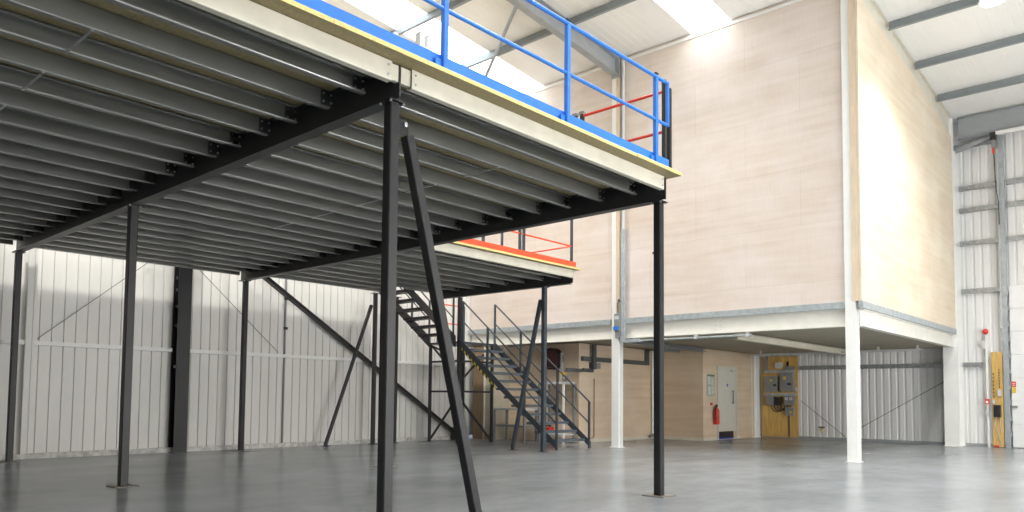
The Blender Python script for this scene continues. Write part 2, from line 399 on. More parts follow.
# plywood skins
wf = struct('wall_front', MB().box(XB+.055, XB+.075, YP2+.135, YP1-.135, 3.18, roofz(XB)-.03), 'ply_f', 'tall pale plywood front wall between the two white columns', 'wall')
MB().lathe((XB+.055, 9.67, 4.72), [(.035,0),(.035,.004)], (-1,0,0), 10).build('cable_hole', 'rubber', wf)
struct('wall_front_left', MB().box(XB+.055, XB+.075, YP1+.135, YW-.02, 3.18, roofz(XB)-.03), 'ply_f', 'pale plywood front wall left of the isolator box, behind the stairs', 'wall')
def raf_bot(x): f = (x-XB-.05)/(XF-.66-XB-.05); f2 = max(0, (f-.5)/.5); return roofz(x)-.012-(.42 + (.2*f2)) - .004
xs = [XB-.02, XB+.05, (XB+.05+XF-.66)/2, XF-.66]
struct('wall_side', MB().poly([(xs[0],4.885,3.18),(xs[3],4.885,3.18)] + [(x,4.885,raf_bot(x)) for x in reversed(xs[1:])] + [(xs[0],4.885,raf_bot(xs[1]))], (0,.035,0)), 'ply_s', 'tall plywood side wall under the sloping cream rafter', 'wall')
struct('trim_4', MB().box(XB-.02, XB-.004, 4.925, YP2-.02, 3.18, roofz(XB)-.45), 'plytrim', 'plywood edge strip beside the corner column', 'strip')
struct('trim_5', MB().box(XB-.02, XB-.004, YP1-.14, YP1-.03, 3.18, roofz(XB)-.55), 'plytrim', 'plywood strip beside the white column above the isolator box', 'strip')
struct('trim_6', MB().box(XB+.03, XB+.053, YP2+.14, YP1-.14, roofz(XB)-.14, roofz(XB)-.08), 'white', 'thin white strip along the top of the plywood front', 'strip')
struct('trim_7', MB().box(XB+.03, XB+.053, YP1+.14, YW-.05, roofz(XB)-.14, roofz(XB)-.08), 'white')
# soffit under first floor
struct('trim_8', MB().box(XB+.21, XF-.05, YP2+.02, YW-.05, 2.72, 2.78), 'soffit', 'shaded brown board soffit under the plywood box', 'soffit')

# ------------------------------------------------------------------ ground-floor shed walls under the box
def wallbox(name, x0, x1, y0, y1, m, lab): return struct(name, MB().box(x0, x1, y0, y1, 0, 2.70), m, lab, 'wall')
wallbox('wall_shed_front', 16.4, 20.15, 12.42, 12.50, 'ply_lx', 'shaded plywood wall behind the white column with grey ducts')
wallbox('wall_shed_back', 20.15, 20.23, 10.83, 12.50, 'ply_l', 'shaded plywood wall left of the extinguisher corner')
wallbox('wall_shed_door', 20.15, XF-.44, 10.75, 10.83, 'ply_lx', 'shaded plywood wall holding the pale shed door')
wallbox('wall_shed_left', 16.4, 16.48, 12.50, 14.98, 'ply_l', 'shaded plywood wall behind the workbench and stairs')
wallbox('wall_shed_beige', 15.70, 16.48, 14.98, 15.28, 'beige', 'beige boarded wall behind the stair landing')
struct('wall_shed_brown', MB().box(15.68, 15.74, 15.30, 15.76, 0, 2.68), 'brown', 'narrow brown board in the corner behind the landing', 'wall')
struct('baseboard_shed', MB().box(16.38, 20.15, 12.40, 12.42, 0, .09), 'cream')
struct('baseboard_shed_back', MB().box(20.13, 20.15, 10.74, 12.40, 0, .09), 'cream')
struct('baseboard_shed_door', MB().box(20.13, 20.98, 10.73, 10.75, 0, .09).box(22.26, 22.5, 10.73, 10.75, 0, .09), 'cream')
struct('baseboard_shed_beige', MB().box(15.66, 15.70, 14.96, 15.28, 0, .16), 'brown')
struct('trim_9', MB().box(15.66, 15.70, 15.28, 15.32, 0, 2.68), 'cream')
struct('trim_10', MB().box(16.36, 16.40, 12.40, 12.46, 0.09, 2.68), 'plytrim')

# door_1 in the shed wall
d = thing('door_1', 'pale flush door with blue round sign in the shaded plywood wall', 'door', (21.6, 10.74, 0)); d['kind'] = 'structure'
MB().box(20.98, 21.03, 10.70, 10.745, 0, 2.22).box(22.19, 22.25, 10.70, 10.745, 0, 2.22).box(21.03, 22.19, 10.70, 10.745, 2.17, 2.22).build('frame', 'doorp', d)
lf = MB().box(21.04, 22.18, 10.715, 10.745, .25, 2.165).build('leaf', 'doorp', d)
MB().box(21.04, 22.0, 10.71, 10.745, .02, .245).build('kick_plate', 'rubber', d)
MB().box(21.04, 22.0, 10.704, 10.71, .02, .06).build('drip_strip', 'pblue', d)
MB().tube((21.92, 10.67, 1.08), (21.92, 10.67, 1.50), .018).tube((21.92, 10.67, 1.12), (21.92, 10.72, 1.12), .012).tube((21.92, 10.67, 1.46), (21.92, 10.72, 1.46), .012).build('pull_handle', 'gbox', lf)
MB().lathe((21.62, 10.715, 1.65), [(.045,0),(.045,.004)], (0,-1,0), 16).build('round_sign', 'pblue', lf)
MB().box(21.85, 22.1, 10.66, 10.715, 2.07, 2.115).build('door_closer', 'lgbox', lf)

t = thing('fire_extinguisher', 'red fire extinguisher hung on the plywood wall left of the pale door', 'extinguisher', (20.8, 10.66, .45))
MB().lathe((20.8, 10.66, .47), [(.07,0),(.085,.02),(.085,.40),(.07,.45),(.03,.49),(.03,.52)], (0,0,1), 16).build('cylinder', 'red', t, smooth=True)
MB().box(20.77, 20.86, 10.645, 10.675, .99, 1.05).build('valve', 'rubber', t)
MB().path([(20.78,10.65,1.0),(20.70,10.65,.98),(20.69,10.64,.8),(20.70,10.63,.6)], .016).build('hose', 'rubber', t)
MB().box(20.76, 20.84, 10.738, 10.75, .62, .95).build('bracket', 'gbox', t)
t = thing('notice_board', 'greenish notice board of small papers left of the pale door', 'notice board', (20.6, 10.745, 1.3))
MB().box(20.36, 20.84, 10.735, 10.748, 1.30, 1.95).build('board', mat('notice_back', (.42,.45,.38), .6, 0, .2, 12.), t)
for i, (a, b) in enumerate(((20.40,1.66),(20.60,1.62),(20.42,1.34),(20.62,1.36))):
    MB().box(a, a+.17, 10.730, 10.735, b, b+.24).build('paper_sheet', 'paper' if i % 2 else 'lgbox', t)
MB().box(20.38, 20.82, 10.730, 10.735, 1.89, 1.94).build('header_strip', mat('header_green', (.10,.2,.14), .5), t)
solo('wall_sign', MB().box(20.55, 20.68, 10.742, 10.749, 1.14, 1.24), 'paper', 'small pale sign below the notice board above the extinguisher', 'sign', (20.6,10.745,1.14))
solo('call_point', MB().box(20.58, 20.66, 10.71, 10.749, 1.04, 1.11), 'red', 'small red call point under the notice board', 'call point', (20.6,10.73,1.04))

# trunking pipe in the inner corner, ducts on shed wall
t = thing('corner_pipe', 'white vertical pipe in the corner of the plywood shed wall', 'pipe', (20.02, 12.33, 0))
MB().tube((20.00, 12.36, .1), (20.00, 12.36, 2.66), .035).build('pipe_run', 'white', t)
MB().tube((20.09, 12.34, .02), (20.09, 12.34, 2.66), .028).build('pipe_run', 'cream', t)
MB().path([(20.0,12.36,.12),(19.9,12.30,.10),(19.75,12.30,.08)], .045).build('valve_elbow', 'gbox', t)
solo('cable_duct', MB().box(16.45, 19.78, 12.33, 12.415, 2.22, 2.34).box(19.62, 19.78, 12.33, 12.415, 2.34, 2.68), 'duct', 'long dark grey duct high on the plywood wall behind the white column', 'duct', (16.45,12.4,2.22))
solo('cable_duct', MB().box(15.75, 16.38, 12.32, 12.39, 1.90, 2.0).box(16.5, 16.95, 12.34, 12.415, 1.92, 2.02).box(16.83, 16.95, 12.34, 12.415, 2.02, 2.2).box(16.83, 16.95, 12.25, 12.325, 2.0, 2.68), 'duct', 'short dark grey duct turning up at the shed corner beside the stairs', 'duct', (15.75,12.36,1.9))
solo('junction_box', MB().box(17.08, 17.3, 12.36, 12.418, 2.03, 2.19), 'gbox', 'small grey junction box under the long duct', 'box', (17.1,12.4,2.0), bevel=.006)

# conduits under the soffit
t = thing('conduit', 'galvanised conduit clipped under the cream front beam of the plywood box', 'conduit', (XB+.08, 10.5, 2.6), 'galvanised conduits')
MB().tube((XB+.06, YP1-.2, 2.62), (XB+.06, 7.2, 2.62), .025).build('tube', 'galv2', t)
for y in (10.2, 8.55, 7.3): MB().box(XB+.02, XB+.10, y-.03, y+.03, 2.59, 2.69).build('clip', 'lgbox', t)
t = thing('conduit', 'grey conduit running up the plywood front past the isolator box', 'conduit', (XB-.0, 10.45, 2.7), 'galvanised conduits')
MB().box(XB-.06, XB-.004, 10.43, 10.54, 2.60, 5.4).build('trunking', 'galv2', t)
MB().tube((XB-.03, 10.485, 5.4), (XB-.03, 10.485, roofz(XB)-.2), .035).build('tube', 'lgbox', t)
MB().box(XB-.06, XB-.004, 10.0, 10.43, 2.58, 2.66).build('elbow', 'galv2', t)
t = thing('conduit', 'thin pipe along the soffit above the far wall sheeting', 'conduit', (21.6, 6.5, 2.5), 'galvanised conduits')
MB().tube((22.4, 10.2, 2.60), (22.4, 5.5, 2.60), .03).build('tube', 'lgbox', t)
for y in (10.0, 8.0, 6.6, 5.6): MB().box(22.37, 22.43, y-.03, y+.03, 2.57, 2.72).build('clip', 'lgbox', t)
solo('light_batten', MB().box(18.8, 19.9, 11.35, 11.50, 2.58, 2.72), 'gbox', 'unlit grey light batten under the soffit before the shed corner', 'light fitting', (19.4,11.4,2.6), bevel=.015)

t = thing('isolator_box', 'grey isolator switch with blue handle on the white column', 'switch', (XB-.08, 10.6, 2.75))
MB().box(XB-.11, XB-.021, 10.545, 10.70, 2.86, 3.30).build('enclosure', 'gbox', t, bevel=.008)
MB().box(XB-.115, XB-.11, 10.56, 10.68, 3.16, 3.24).build('window', 'lgbox', t)
MB().box(XB-.15, XB-.11, 10.57, 10.70, 2.90, 2.98).build('handle', mat('blue_handle', (.02,.22,.75), .4), t)
MB().box(XB-.09, XB-.021, 10.56, 10.68, 2.70, 2.86).build('gland_box', 'gbox', t)
MB().path([(XB-.05,10.62,3.30),(XB-.05,10.63,3.55),(XB-.05,10.60,3.66),(XB-.04,10.565,3.60)], .014).build('cable', 'wire', t)

# electrical board
t = thing('electrical_board', 'tan board of grey electrical cabinets on the far wall under the plywood box', 'electrical board', (XF-.1, 10.0, .03))
xb = XF-.03
bd = MB().box(xb-.03, xb, 9.46, 10.665, .03, 2.615).build('backboard', 'osb', t)
def ey(x): return 10.665-(x-760.8)*.03284
def ez(y): return .0235+(438-y)*.0320
def ebox(n, x0, y0, x1, y1, dep, m, bev=.008):
    return MB().box(xb-.03-dep, xb-.03, ey(x1), ey(x0), ez(y1), ez(y0)).build(n, m, t, bevel=bev)
a = ebox('distribution_box', 766, 377, 778.6, 392.7, .16, 'gbox'); MB().box(xb-.195, xb-.19, ey(774), ey(771.5), ez(382), ez(380)).build('warning_label', 'yellow', a)
b_ = ebox('distribution_box', 782, 374, 794.5, 392.2, .18, 'gbox'); MB().box(xb-.215, xb-.21, ey(788), ey(785.4), ez(380.5), ez(377.5)).build('warning_label', 'yellow', b_)
MB().box(xb-.215, xb-.21, ey(793), ey(789), ez(386), ez(384)).build('switch_handle', 'rubber', b_)
MB().box(xb-.195, xb-.19, ey(778), ey(775), ez(387), ez(385)).build('switch_handle', 'rubber', a)
ebox('trunking', 765, 371, 795, 373.5, .09, 'galv2', 0); ebox('trunking', 764.5, 394, 796, 396.5, .10, 'galv2', 0)
ebox('trunking', 764.8, 357.5, 768, 371, .08, 'gbox', 0)
ebox('junction_box', 775.8, 363, 782.7, 369, .10, 'lgbox'); ebox('junction_box', 785.5, 367, 794, 370.9, .08, 'gbox'); ebox('antenna_box', 787, 362.5, 788.5, 367, .05, 'rubber', 0)
ebox('meter_box', 766.8, 397, 775, 406, .13, 'gbox')
ebox('contactor', 775.6, 397.8, 781.6, 406.3, .16, 'rubber')
mtr = ebox('meter_box', 785, 396.7, 794.8, 405.8, .13, 'gbox'); MB().box(xb-.17, xb-.16, ey(789), ey(786), ez(401), ez(398)).build('dial', 'lgbox', mtr); MB().box(xb-.17, xb-.16, ey(793.5), ey(790.5), ez(401), ez(398)).build('dial', 'lgbox', mtr)
f_ = ebox('meter_box', 786, 407.7, 793.8, 416, .12, 'gbox'); MB().box(xb-.155, xb-.15, ey(792.5), ey(790.5), ez(414), ez(411.5)).build('warning_label', 'yellow', f_)
mb = MB()
for k in range(4):
    pts = [(xb-.06, ey(771+3*k+9*(1-math.cos(a_))/2*1.2), ez(406+(7-k)*math.sin(a_))) for a_ in [math.pi*i/8 for i in range(9)]]
    mb.path(pts, .014, 6)
mb.path([(xb-.05, ey(788.5), ez(416)), (xb-.05, ey(788.8), ez(437))], .018, 6)
mb.build('cables', 'wire', t)
ebox('socket', 795.2, 388, 796.6, 392, .04, 'lgbox', 0)

# far wall rails, braces, tap under the box
def far_rail(ya, yb, z, lab, h=.12):
    mb = MB(); mb.box(XF-.14, XF-.13, ya, yb, z-h/2, z+h/2).box(XF-.13, XF-.005, ya, yb, z+h/2-.01, z+h/2).box(XF-.13, XF-.02, ya, yb, z-h/2, z-h/2+.01)
    return solo('sheeting_rail', mb, 'galv', lab, 'rail', (XF-.1, ya, z), 'sheeting rails')
far_rail(5.23, 9.38, 2.23, 'dark sheeting rail across the ribbed wall under the plywood box')
for z, lab in ((7.15,'topmost grey sheeting rail right of the broad white column'),(6.53,'second highest grey sheeting rail right of the broad white column'),(5.60,'third highest grey sheeting rail right of the broad white column'),(4.26,'grey sheeting rail level with the top of the white sectional door'),(2.23,'grey sheeting rail beside the top of the narrow pine board')):
    far_rail(3.92 if z > 3 else 4.36, 4.84, z, lab)
    if z > 4.3: far_rail(-1.5, 3.72, z, lab.replace('right of the broad white column', 'right of the galvanised door post'))
solo('brace_rod', MB().tube((XF-.1, 5.3, 1.78), (XF-.1, 7.75, .30), .008, 6), 'wire', 'thin brace rod slanting across the ribbed wall right of the corner column', 'rod', (XF-.1, 5.3, 1.7), 'wall brace rods')
solo('brace_rod', MB().tube((XF-.1, 9.36, 1.2), (XF-.1, 8.0, .10), .008, 6), 'wire', 'thin brace rod slanting down from the electrical board', 'rod', (XF-.1, 8.9, 1.2), 'wall brace rods')
t = thing('water_tap', 'small brass tap low on the ribbed wall beside the electrical board', 'tap', (XF-.08, 8.65, .25))
MB().tube((XF-.0, 8.7, .30), (XF-.12, 8.7, .30), .025).tube((XF-.12, 8.7, .31), (XF-.14, 8.7, .2), .02).build('spout', 'brass', t)
MB().box(XF-.10, XF-.07, 8.64, 8.82, .37, .40).build('lever', 'rubber', t)
MB().tube((XF-.08, 8.7, .30), (XF-.08, 8.7, .38), .02).build('stem', 'brass', t)

# ------------------------------------------------------------------ right end of far wall
t = thing('eaves_beam', 'deep grey eaves beam along the top of the far wall', 'beam', (XF-.35, 0, 8.45))
MB().isec((XF-.35, YN+.1, 8.76), (XF-.35, 4.78, 8.76), .22, .62).build('beam', 'greyst', t)
t = thing('door_post', 'galvanised vertical door post running up the far wall', 'post', (XF-.12, 3.8, 0))
MB().box(XF-.18, XF-.06, 3.76, 3.88, 0, 8.44).build('channel', 'galv2', t)
for i in range(10): MB().box(XF-.20, XF-.05, 3.73, 3.76, .3+.42*i, .42+.42*i).build('hinge_bracket', 'galv2', t)
solo('angle_strut', MB().bar((XF-.35, 4.86, 8.16), (XF-.35, 4.0, 8.40), .05, .10), 'greyst', 'slanting grey strut under the eaves beam beside the broad white column', 'strut', (XF-.35, 4.86, 8.16))
solo('lintel_angle', MB().box(XF-.28, XF-.18, 4.02, 4.92, 8.24, 8.36), 'galv', 'galvanised angle under the eaves beam right of the broad white column', 'angle', (XF-.2, 4.0, 8.24))
t = thing('door_shaft', 'white shaft tube under the eaves beam at the right edge', 'shaft', (XF-.5, 3.9, 8.4))
MB().tube((XF-.52, 3.86, 8.42), (XF-.52, -1, 8.42), .055, 12).build('tube', 'white', t)
MB().box(XF-.58, XF-.46, 3.86, 3.99, 8.24, 8.445).build('motor', 'rubber', t)
MB().box(XF-.56, XF-.48, 3.88, 3.96, 8.02, 8.24).build('switch', 'gbox', t)
MB().box(XF-.55, XF-.49, 3.90, 3.95, 7.88, 8.02).build('pull_knob', 'red', t)
MB().path([(XF-.5, 3.92, 7.88), (XF-.45, 3.91, 7.2), (XF-.4, 3.90, 6.9), (XF-.25, 3.885, 6.6), (XF-.2, 3.885, 6.0)], .012, 6).build('cable', 'wire', t)
solo('high_conduit', MB().tube((XF-.17, 3.905, 3.2), (XF-.17, 3.905, 8.1), .016, 8), 'lgbox', 'thin pale conduit climbing beside the galvanised door post', 'conduit', (XF-.17, 3.905, 3.2))
d = thing('door_2', 'white sectional goods door at the right edge of the far wall', 'door', (XF-.05, 1.5, 0)); d['kind'] = 'structure'
for i in range(7): MB().box(XF-.10, XF-.04, -1.2, 3.72, .02+.616*i, .02+.616*i+.610).build('door_section', 'doorw', d)
lab_ = MB().box(XF-.108, XF-.10, 3.62, 3.72, 1.62, 1.76).build('red_label', 'red', d)
for i in range(2): MB().box(XF-.110, XF-.108, 3.64, 3.70, 1.65+.05*i, 1.67+.05*i).build('printed_line', 'white', lab_)
MB().box(XF-.108, XF-.10, 3.63, 3.71, 1.46, 1.62).build('yellow_label', 'yellow', d)
MB().box(XF-.16, XF-.10, 3.60, 3.74, 1.06, 1.12).build('latch', 'gbox', d)
t = thing('service_board', 'narrow pine board with black box standing on the far wall', 'board', (XF-.09, 4.03, .01))
MB().box(XF-.15, XF-.12, 3.91, 4.165, .012, 2.555).build('board', 'osb', t)
MB().box(XF-.28, XF-.15, 3.96, 4.12, .81, 1.135).build('control_box', 'rubber', t, bevel=.012)
MB().box(XF-.22, XF-.15, 3.945, 4.03, 1.36, 1.54).build('socket_box', 'lgbox', t, bevel=.006)
MB().box(XF-.20, XF-.15, 4.10, 4.16, 1.16, 1.27).build('socket_box', 'lgbox', t, bevel=.006)
for i in range(7):
    MB().box(XF-.17, XF-.15, 4.11, 4.13, 1.34+.1*i, 1.39+.1*i).build('cable_clip', 'rubber', t)
    MB().box(XF-.17, XF-.15, 3.98, 4.0, 1.60+.075*i, 1.645+.075*i).build('cable_clip', 'rubber', t)
MB().path([(XF-.17,4.09,.81),(XF-.17,4.12,.6),(XF-.17,4.04,.35),(XF-.17,3.98,.12),(XF-.17,4.02,.05)], .01, 6).path([(XF-.17,3.99,.81),(XF-.17,3.98,.5),(XF-.17,3.95,.4)], .01, 6).build('cable', 'lgbox', t)
MB().box(XF-.19, XF-.15, 4.03, 4.13, .012, .06).build('floor_socket', 'red', t)
t = thing('alarm_post', 'thin white conduit with a red beacon on top beside the pine board', 'alarm', (XF-.1, 4.27, 0))
MB().box(XF-.14, XF-.07, 4.24, 4.295, .0, 3.05).build('conduit', 'white', t)
MB().ball((XF-.16, 4.285, 3.12), .08, 12).build('beacon', 'red', t, smooth=True)
MB().box(XF-.17, XF-.07, 4.30, 4.37, 2.65, 2.88).build('sounder', 'lgbox', t)
mm = MB().box(XF-.18, XF-.14, 4.225, 4.335, 1.155, 1.29).build('call_point', 'red', t)
MB().box(XF-.185, XF-.18, 4.25, 4.31, 1.18, 1.24).build('glass', 'white', mm)
MB().box(XF-.17, XF-.14, 4.27, 4.325, .86, 1.03).build('socket', 'lgbox', t)

# ------------------------------------------------------------------ gable wall steel
def grail(xa, xb_, lab):
    mb = MB().box(xa, xb_, YW-.115, YW-.105, 2.085, 2.165).box(xa, xb_, YW-.105, YW-.004, 2.155, 2.165).box(xa, xb_, YW-.105, YW-.02, 2.085, 2.095)
    solo('sheeting_rail', mb, 'white', lab, 'rail', (xa, YW-.1, 2.1), 'gable sheeting rails')
grail(-.5, 6.92, 'pale rail across the ribbed gable wall left of the dark stanchion'); grail(7.24, XB-.1, 'pale rail across the ribbed gable wall right of the dark stanchion')
t = thing('gable_stanchion', 'broad dark stanchion against the ribbed gable wall', 'column', (7.0, 15.55, 0))
MB().isec((7.08, 15.80, .012), (7.08, 15.80, roofz(7.0)-.1), .28, .25, .016, .012, (0,1,0)).build('shaft', 'charlt', t)
MB().box(6.91, 7.25, 15.65, YW-.11, 0, .012).build('base_plate', 'char', t)
for z in (1.75, 2.6, 3.0, 3.35, 3.6): MB().box(6.90, 6.94, 15.66, 15.72, z, z+.05).build('cable_clip', 'rubber', t)
solo('gable_post', MB().box(4.24, 4.36, YW-.135, YW-.12, .1, 3.9).box(4.345, 4.385, YW-.15, YW-.135, .1, 3.9), 'clad', 'pale channel post on the gable wall right of the leftmost dark column', 'post', (4.3, YW-.1, .1))
t = thing('wall_conduit', 'thin grey conduit with clips down the gable wall beside the long diagonal brace', 'conduit', (9.58, YW-.02, .1))
MB().tube((9.58, YW-.03, .1), (9.58, YW-.03, 3.95), .022, 8).build('tube', 'gbox', t)
for z in (2.2-.12, 2.75, 3.45): MB().box(9.53, 9.63, YW-.07, YW-.05, z, z+.06).build('clip', 'rubber', t)
solo('brace_rod', MB().tube((4.45, YW-.06, 2.2), (6.45, YW-.06, 3.95), .006, 6), 'wire', 'thin brace rod rising across the gable wall left of the dark stanchion', 'rod', (4.4, YW-.06, 2.2), 'gable brace rods')
solo('brace_rod', MB().tube((7.45, YW-.06, 3.9), (9.4, YW-.06, 2.2), .006, 6), 'wire', 'thin brace rod falling across the gable wall right of the dark stanchion', 'rod', (9.4, YW-.06, 2.2), 'gable brace rods')
t = thing('diagonal_brace', 'long dark diagonal brace falling across the gable wall behind the stairs', 'brace', (14.8, 15.6, 0))
MB().bar((8.75, 15.74, 4.0), (14.93, 15.74, .2), .08, .15, (0,1,0)).build('bar', 'charlt', t)
MB().box(14.83, 15.03, 15.70, 15.78, 0, .35).build('foot', 'char', t)

# ------------------------------------------------------------------ mezzanine: columns
def column(x, y, z1, lab, w=.1, plate=.30, pm='plate', m='charlt', lug=None):
    t = thing('support_column', lab, 'column', (x, y, 0), 'platform columns')
    MB().bar((x, y, .012), (x, y, z1-.012), w, w, (0,1,0), w*.09).build('shaft', m, t)
    b = MB().box(x-plate/2, x+plate/2, y-plate/2, y+plate/2, 0, .012).build('base_plate', pm, t)
    cp = MB().box(x-.085, x+.085, y-.085, y+.085, z1-.012, z1).build('cap_plate', m, t)
    for a in (-.068,.068):
        for b2 in (-.068,.068): bolts(MB(), [(x+a, y+b2, z1-.012)], .012, .014, (0,0,-1)).build('bolt', 'galv', cp)
    return t
ca = column(XB1, Y0, ZB, 'nearest charcoal column at the front beam joint, leaning brace beside it')
column(XB1-.01, Y1, ZB, 'charcoal column on the left half of the floor, middle of the near beam', .105)
column(XB1, Y2, ZB, 'leftmost charcoal column against the ribbed gable wall')
column(XB2, Y0, ZB, 'charcoal column under the front right corner with square floor plate')
column(XB2, Y1, ZB, 'charcoal column hidden behind the nearest column, only its floor plate showing')
column(XB2-.02, Y2-.1, ZB, 'charcoal column at the gable wall between the dark stanchion and the long brace')
column(XB3, 10.88, ZB, 'charcoal column in front of the stairs under the orange edged corner', .1, .16, 'char', 'stair')
column(11.84, 15.45, ZJ0, 'slim dark column at the gable wall beside its short leaning brace', .09, .16, 'char', 'char')
column(12.55, 15.48, 3.80, 'slim dark column just right of the nearest column, under the upper stair flight', .09, .16, 'char', 'char')
# leaning braces
def lean(p, q, w, lab, m='charlt', up=(0,1,0), lug=None):
    t = thing('knee_brace', lab, 'brace', q, 'leaning braces')
    p, q = V(p), V(q); dd = (q-p).normalized()
    MB().bar(p, q, w, w, up, w*.08).build('bar', m, t)
    fx = MB(); fx.box(q.x-.08, q.x+.08, q.y-.08, q.y+.08, 0, .012); fx.box(q.x-.05, q.x+.05, q.y-.012, q.y+.012, .012, .10); fx.build('foot_plate', 'char', t)
    if lug:
        MB().poly(lug[0], lug[1]).build('lug_plate', m, t); bolts(MB(), [lug[2]], .022, .02, (0,-1,0)).build('bolt', 'galv', t)
    return t
lean((4.155, Y0, 3.45), (5.07, Y0, .06), .09, 'leaning charcoal brace beside the nearest column', 'charlt', (0,1,0),
     ([(4.032,Y0-.03,3.45),(4.032,Y0-.03,3.57),(4.14,Y0-.03,3.57),(4.14,Y0-.03,3.45)], (0,.01,0), (4.10, Y0-.03, 3.53)))
lean((XB3, 10.98, 3.42), (XB3, 11.80, .06), .08, 'leaning charcoal brace in front of the stairs', 'stair', (1,0,0))
lean((11.72, 15.45, 3.50), (10.46, 15.45, .06), .07, 'short leaning brace standing against the gable wall', 'char')

# main beams
def beam(x, ya, yb, lab, w=.13, m='char'):
    t = thing('main_beam', lab, 'beam', (x, ya, ZB), 'platform main beams')
    MB().isec((x, ya, (ZB+.148)), (x, yb, ZB+.148), w, .296, .013, .010).build('beam', m, t)
    MB().box(x-.008, x+.008, ya-.075, ya, ZB+.02, ZB+.29).build('web_end', m, t)
    return t
beam(XB1, Y0-.03, 15.60, 'near charcoal main beam running back from the nearest column')
beam(XB2, Y0-.03, 15.60, 'right charcoal main beam under the blue railed corner')
beam(XB3, 10.15, 14.3, 'far charcoal main beam under the orange railed corner')

# joists with cleats
def make_joist(L, flip, key):
    me = MB().csec((0,0,(ZJ1-ZJ0)/2), (L,0,(ZJ1-ZJ0)/2), .06, ZJ1-ZJ0, .004, .018, flip)
    return me
JM = {}
def joist(x0, x1, y, k, lab, grp, cleats=True):
    L = round(x1-x0, 3); flip = -1 if k % 2 else 1      # web turned to the front on every second joist
    t = thing('floor_joist', lab, 'joist', (x0, y, ZJ0), grp)
    key = (L, flip)
    if key not in JM:
        fl_ = flip
        a = MB().csec((0,0,(ZJ1-ZJ0)/2), (L,0,(ZJ1-ZJ0)/2), .06, ZJ1-ZJ0, .004, .018, fl_).build('c_section', 'joist', None)
        yc = -.03 if fl_ == 1 else .03
        s = -1 if fl_ == 1 else 1
        cl = MB().box(L-.10, L+.034, yc+s*.001-.005, yc+s*.001+.003, .02, .155).build('end_cleat', 'char', None)
        y2 = yc-.005+s*.001
        bl = [bolts(MB(), [(xx, y2, zz)], .011, .012, (0,-1,0)).build('bolt', 'galv', None) for xx in (L-.075, L+.005) for zz in (.05, .125)]
        JM[key] = [a, cl] + bl
        src = JM[key]; fresh = True
    else:
        src = JM[key]; fresh = False
    new = []
    for i, s_ in enumerate(src):
        if i > 1 and k > 8 and not fresh: continue
        o = s_ if fresh else s_.copy()
        if not fresh: col.objects.link(o)
        new.append(o)
    new[0].parent = t; new[1].parent = t
    for o in new[2:]: o.parent = new[1]
    for o in new: o.location = (0,0,0)
    return t
JY = [5.32+.54*i for i in range(19)]
for i, y in enumerate(JY):
    joist(-.36, XB1-.075, y, i+1, '%s galvanised joist back from the cream front edge, left bay' % ORD[i], 'joists of the left bay')
for i, y in enumerate(JY):
    joist(XB1+.075, XB2-.075, y, i+1, '%s galvanised joist back from the cream front edge, middle bay' % ORD[i], 'joists of the middle bay')
JY2 = [10.36+.54*i for i in range(10)]
for i, y in enumerate(JY2):
    joist(XB2+.075, (XB3-.075) if y < 14.4 else 11.80, y, i+1, '%s galvanised joist back from the orange kick plate edge, far bay' % ORD[i], 'joists of the far bay')
for x0, x1, nm in ((-.36, XB1-.075, 'left'), (XB1+.075, XB2-.075, 'middle')):
    solo('edge_joist', MB().csec((x0, 15.55, (ZJ0+ZJ1)/2), (x1, 15.55, (ZJ0+ZJ1)/2), .06, ZJ1-ZJ0, .004, .018, 1), 'joist', 'rear edge joist beside the gable wall, %s bay' % nm, 'joist', (x0, 15.6, ZJ0), 'rear edge joists')
solo('edge_joist', MB().csec((11.86, 14.32, (ZJ0+ZJ1)/2), (XB3-.075, 14.32, (ZJ0+ZJ1)/2), .06, ZJ1-ZJ0, .004, .018, 1), 'joist', 'edge joist at the head of the upper stair flight, far bay', 'joist', (11.86, 14.32, ZJ0), 'rear edge joists')
# tie straps under every second gap
for xm, nm in ((1.9, 'left'), (6.2, 'middle')):
    for j, k in enumerate((1, 3, 5, 7, 9)):
        y = JY[k]
        solo('tie_strap', MB().box(xm-.011, xm+.011, y-.01, y+.55, ZJ0-.004, ZJ0), 'galv', '%s thin tie strap between joists counted from the front edge, %s bay' % (ORD[j], nm), 'tie strap', (xm, y, ZJ0), 'tie straps between joists')

# decks
def plank_deck(name, pts, lab):
    t = thing(name, lab, 'platform deck', (pts[0][0], pts[0][1], ZD0), 'platform decks')
    MB().poly([(x, y, ZD0) for x, y in pts], (0,0,ZD1-ZD0)).build('board', 'chip', t)
    return t
YE = 4.75
dk = plank_deck('platform_deck', [(-5, YE), (8.36, YE), (8.36, 15.62), (-5, 15.62)], 'chipboard platform deck with blue railed front edge')
mb = MB()
for a, b, oy in ((-5,3.2,.0),(3.2,6.55,.003),(6.55,7.35,0),(7.35,8.36,.012)): mb.box(a+.002, b-.002, YE-.004-oy, YE-.0005, ZD0+.001, ZD1)
mb.build('board_edge', 'chipedge', dk)
dk2 = plank_deck('platform_deck', [(8.37, 9.96), (XB3+.12, 9.96), (XB3+.12, 14.36), (11.85, 14.36), (11.85, 15.62), (8.37, 15.62)], 'chipboard platform deck with orange kick plate edge')
MB().box(8.37, XB3+.12, 9.956, 9.96, ZD0+.001, ZD1).box(XB3+.12, XB3+.124, 9.96, 14.3, ZD0+.001, ZD1).build('board_edge', 'chipedge', dk2)

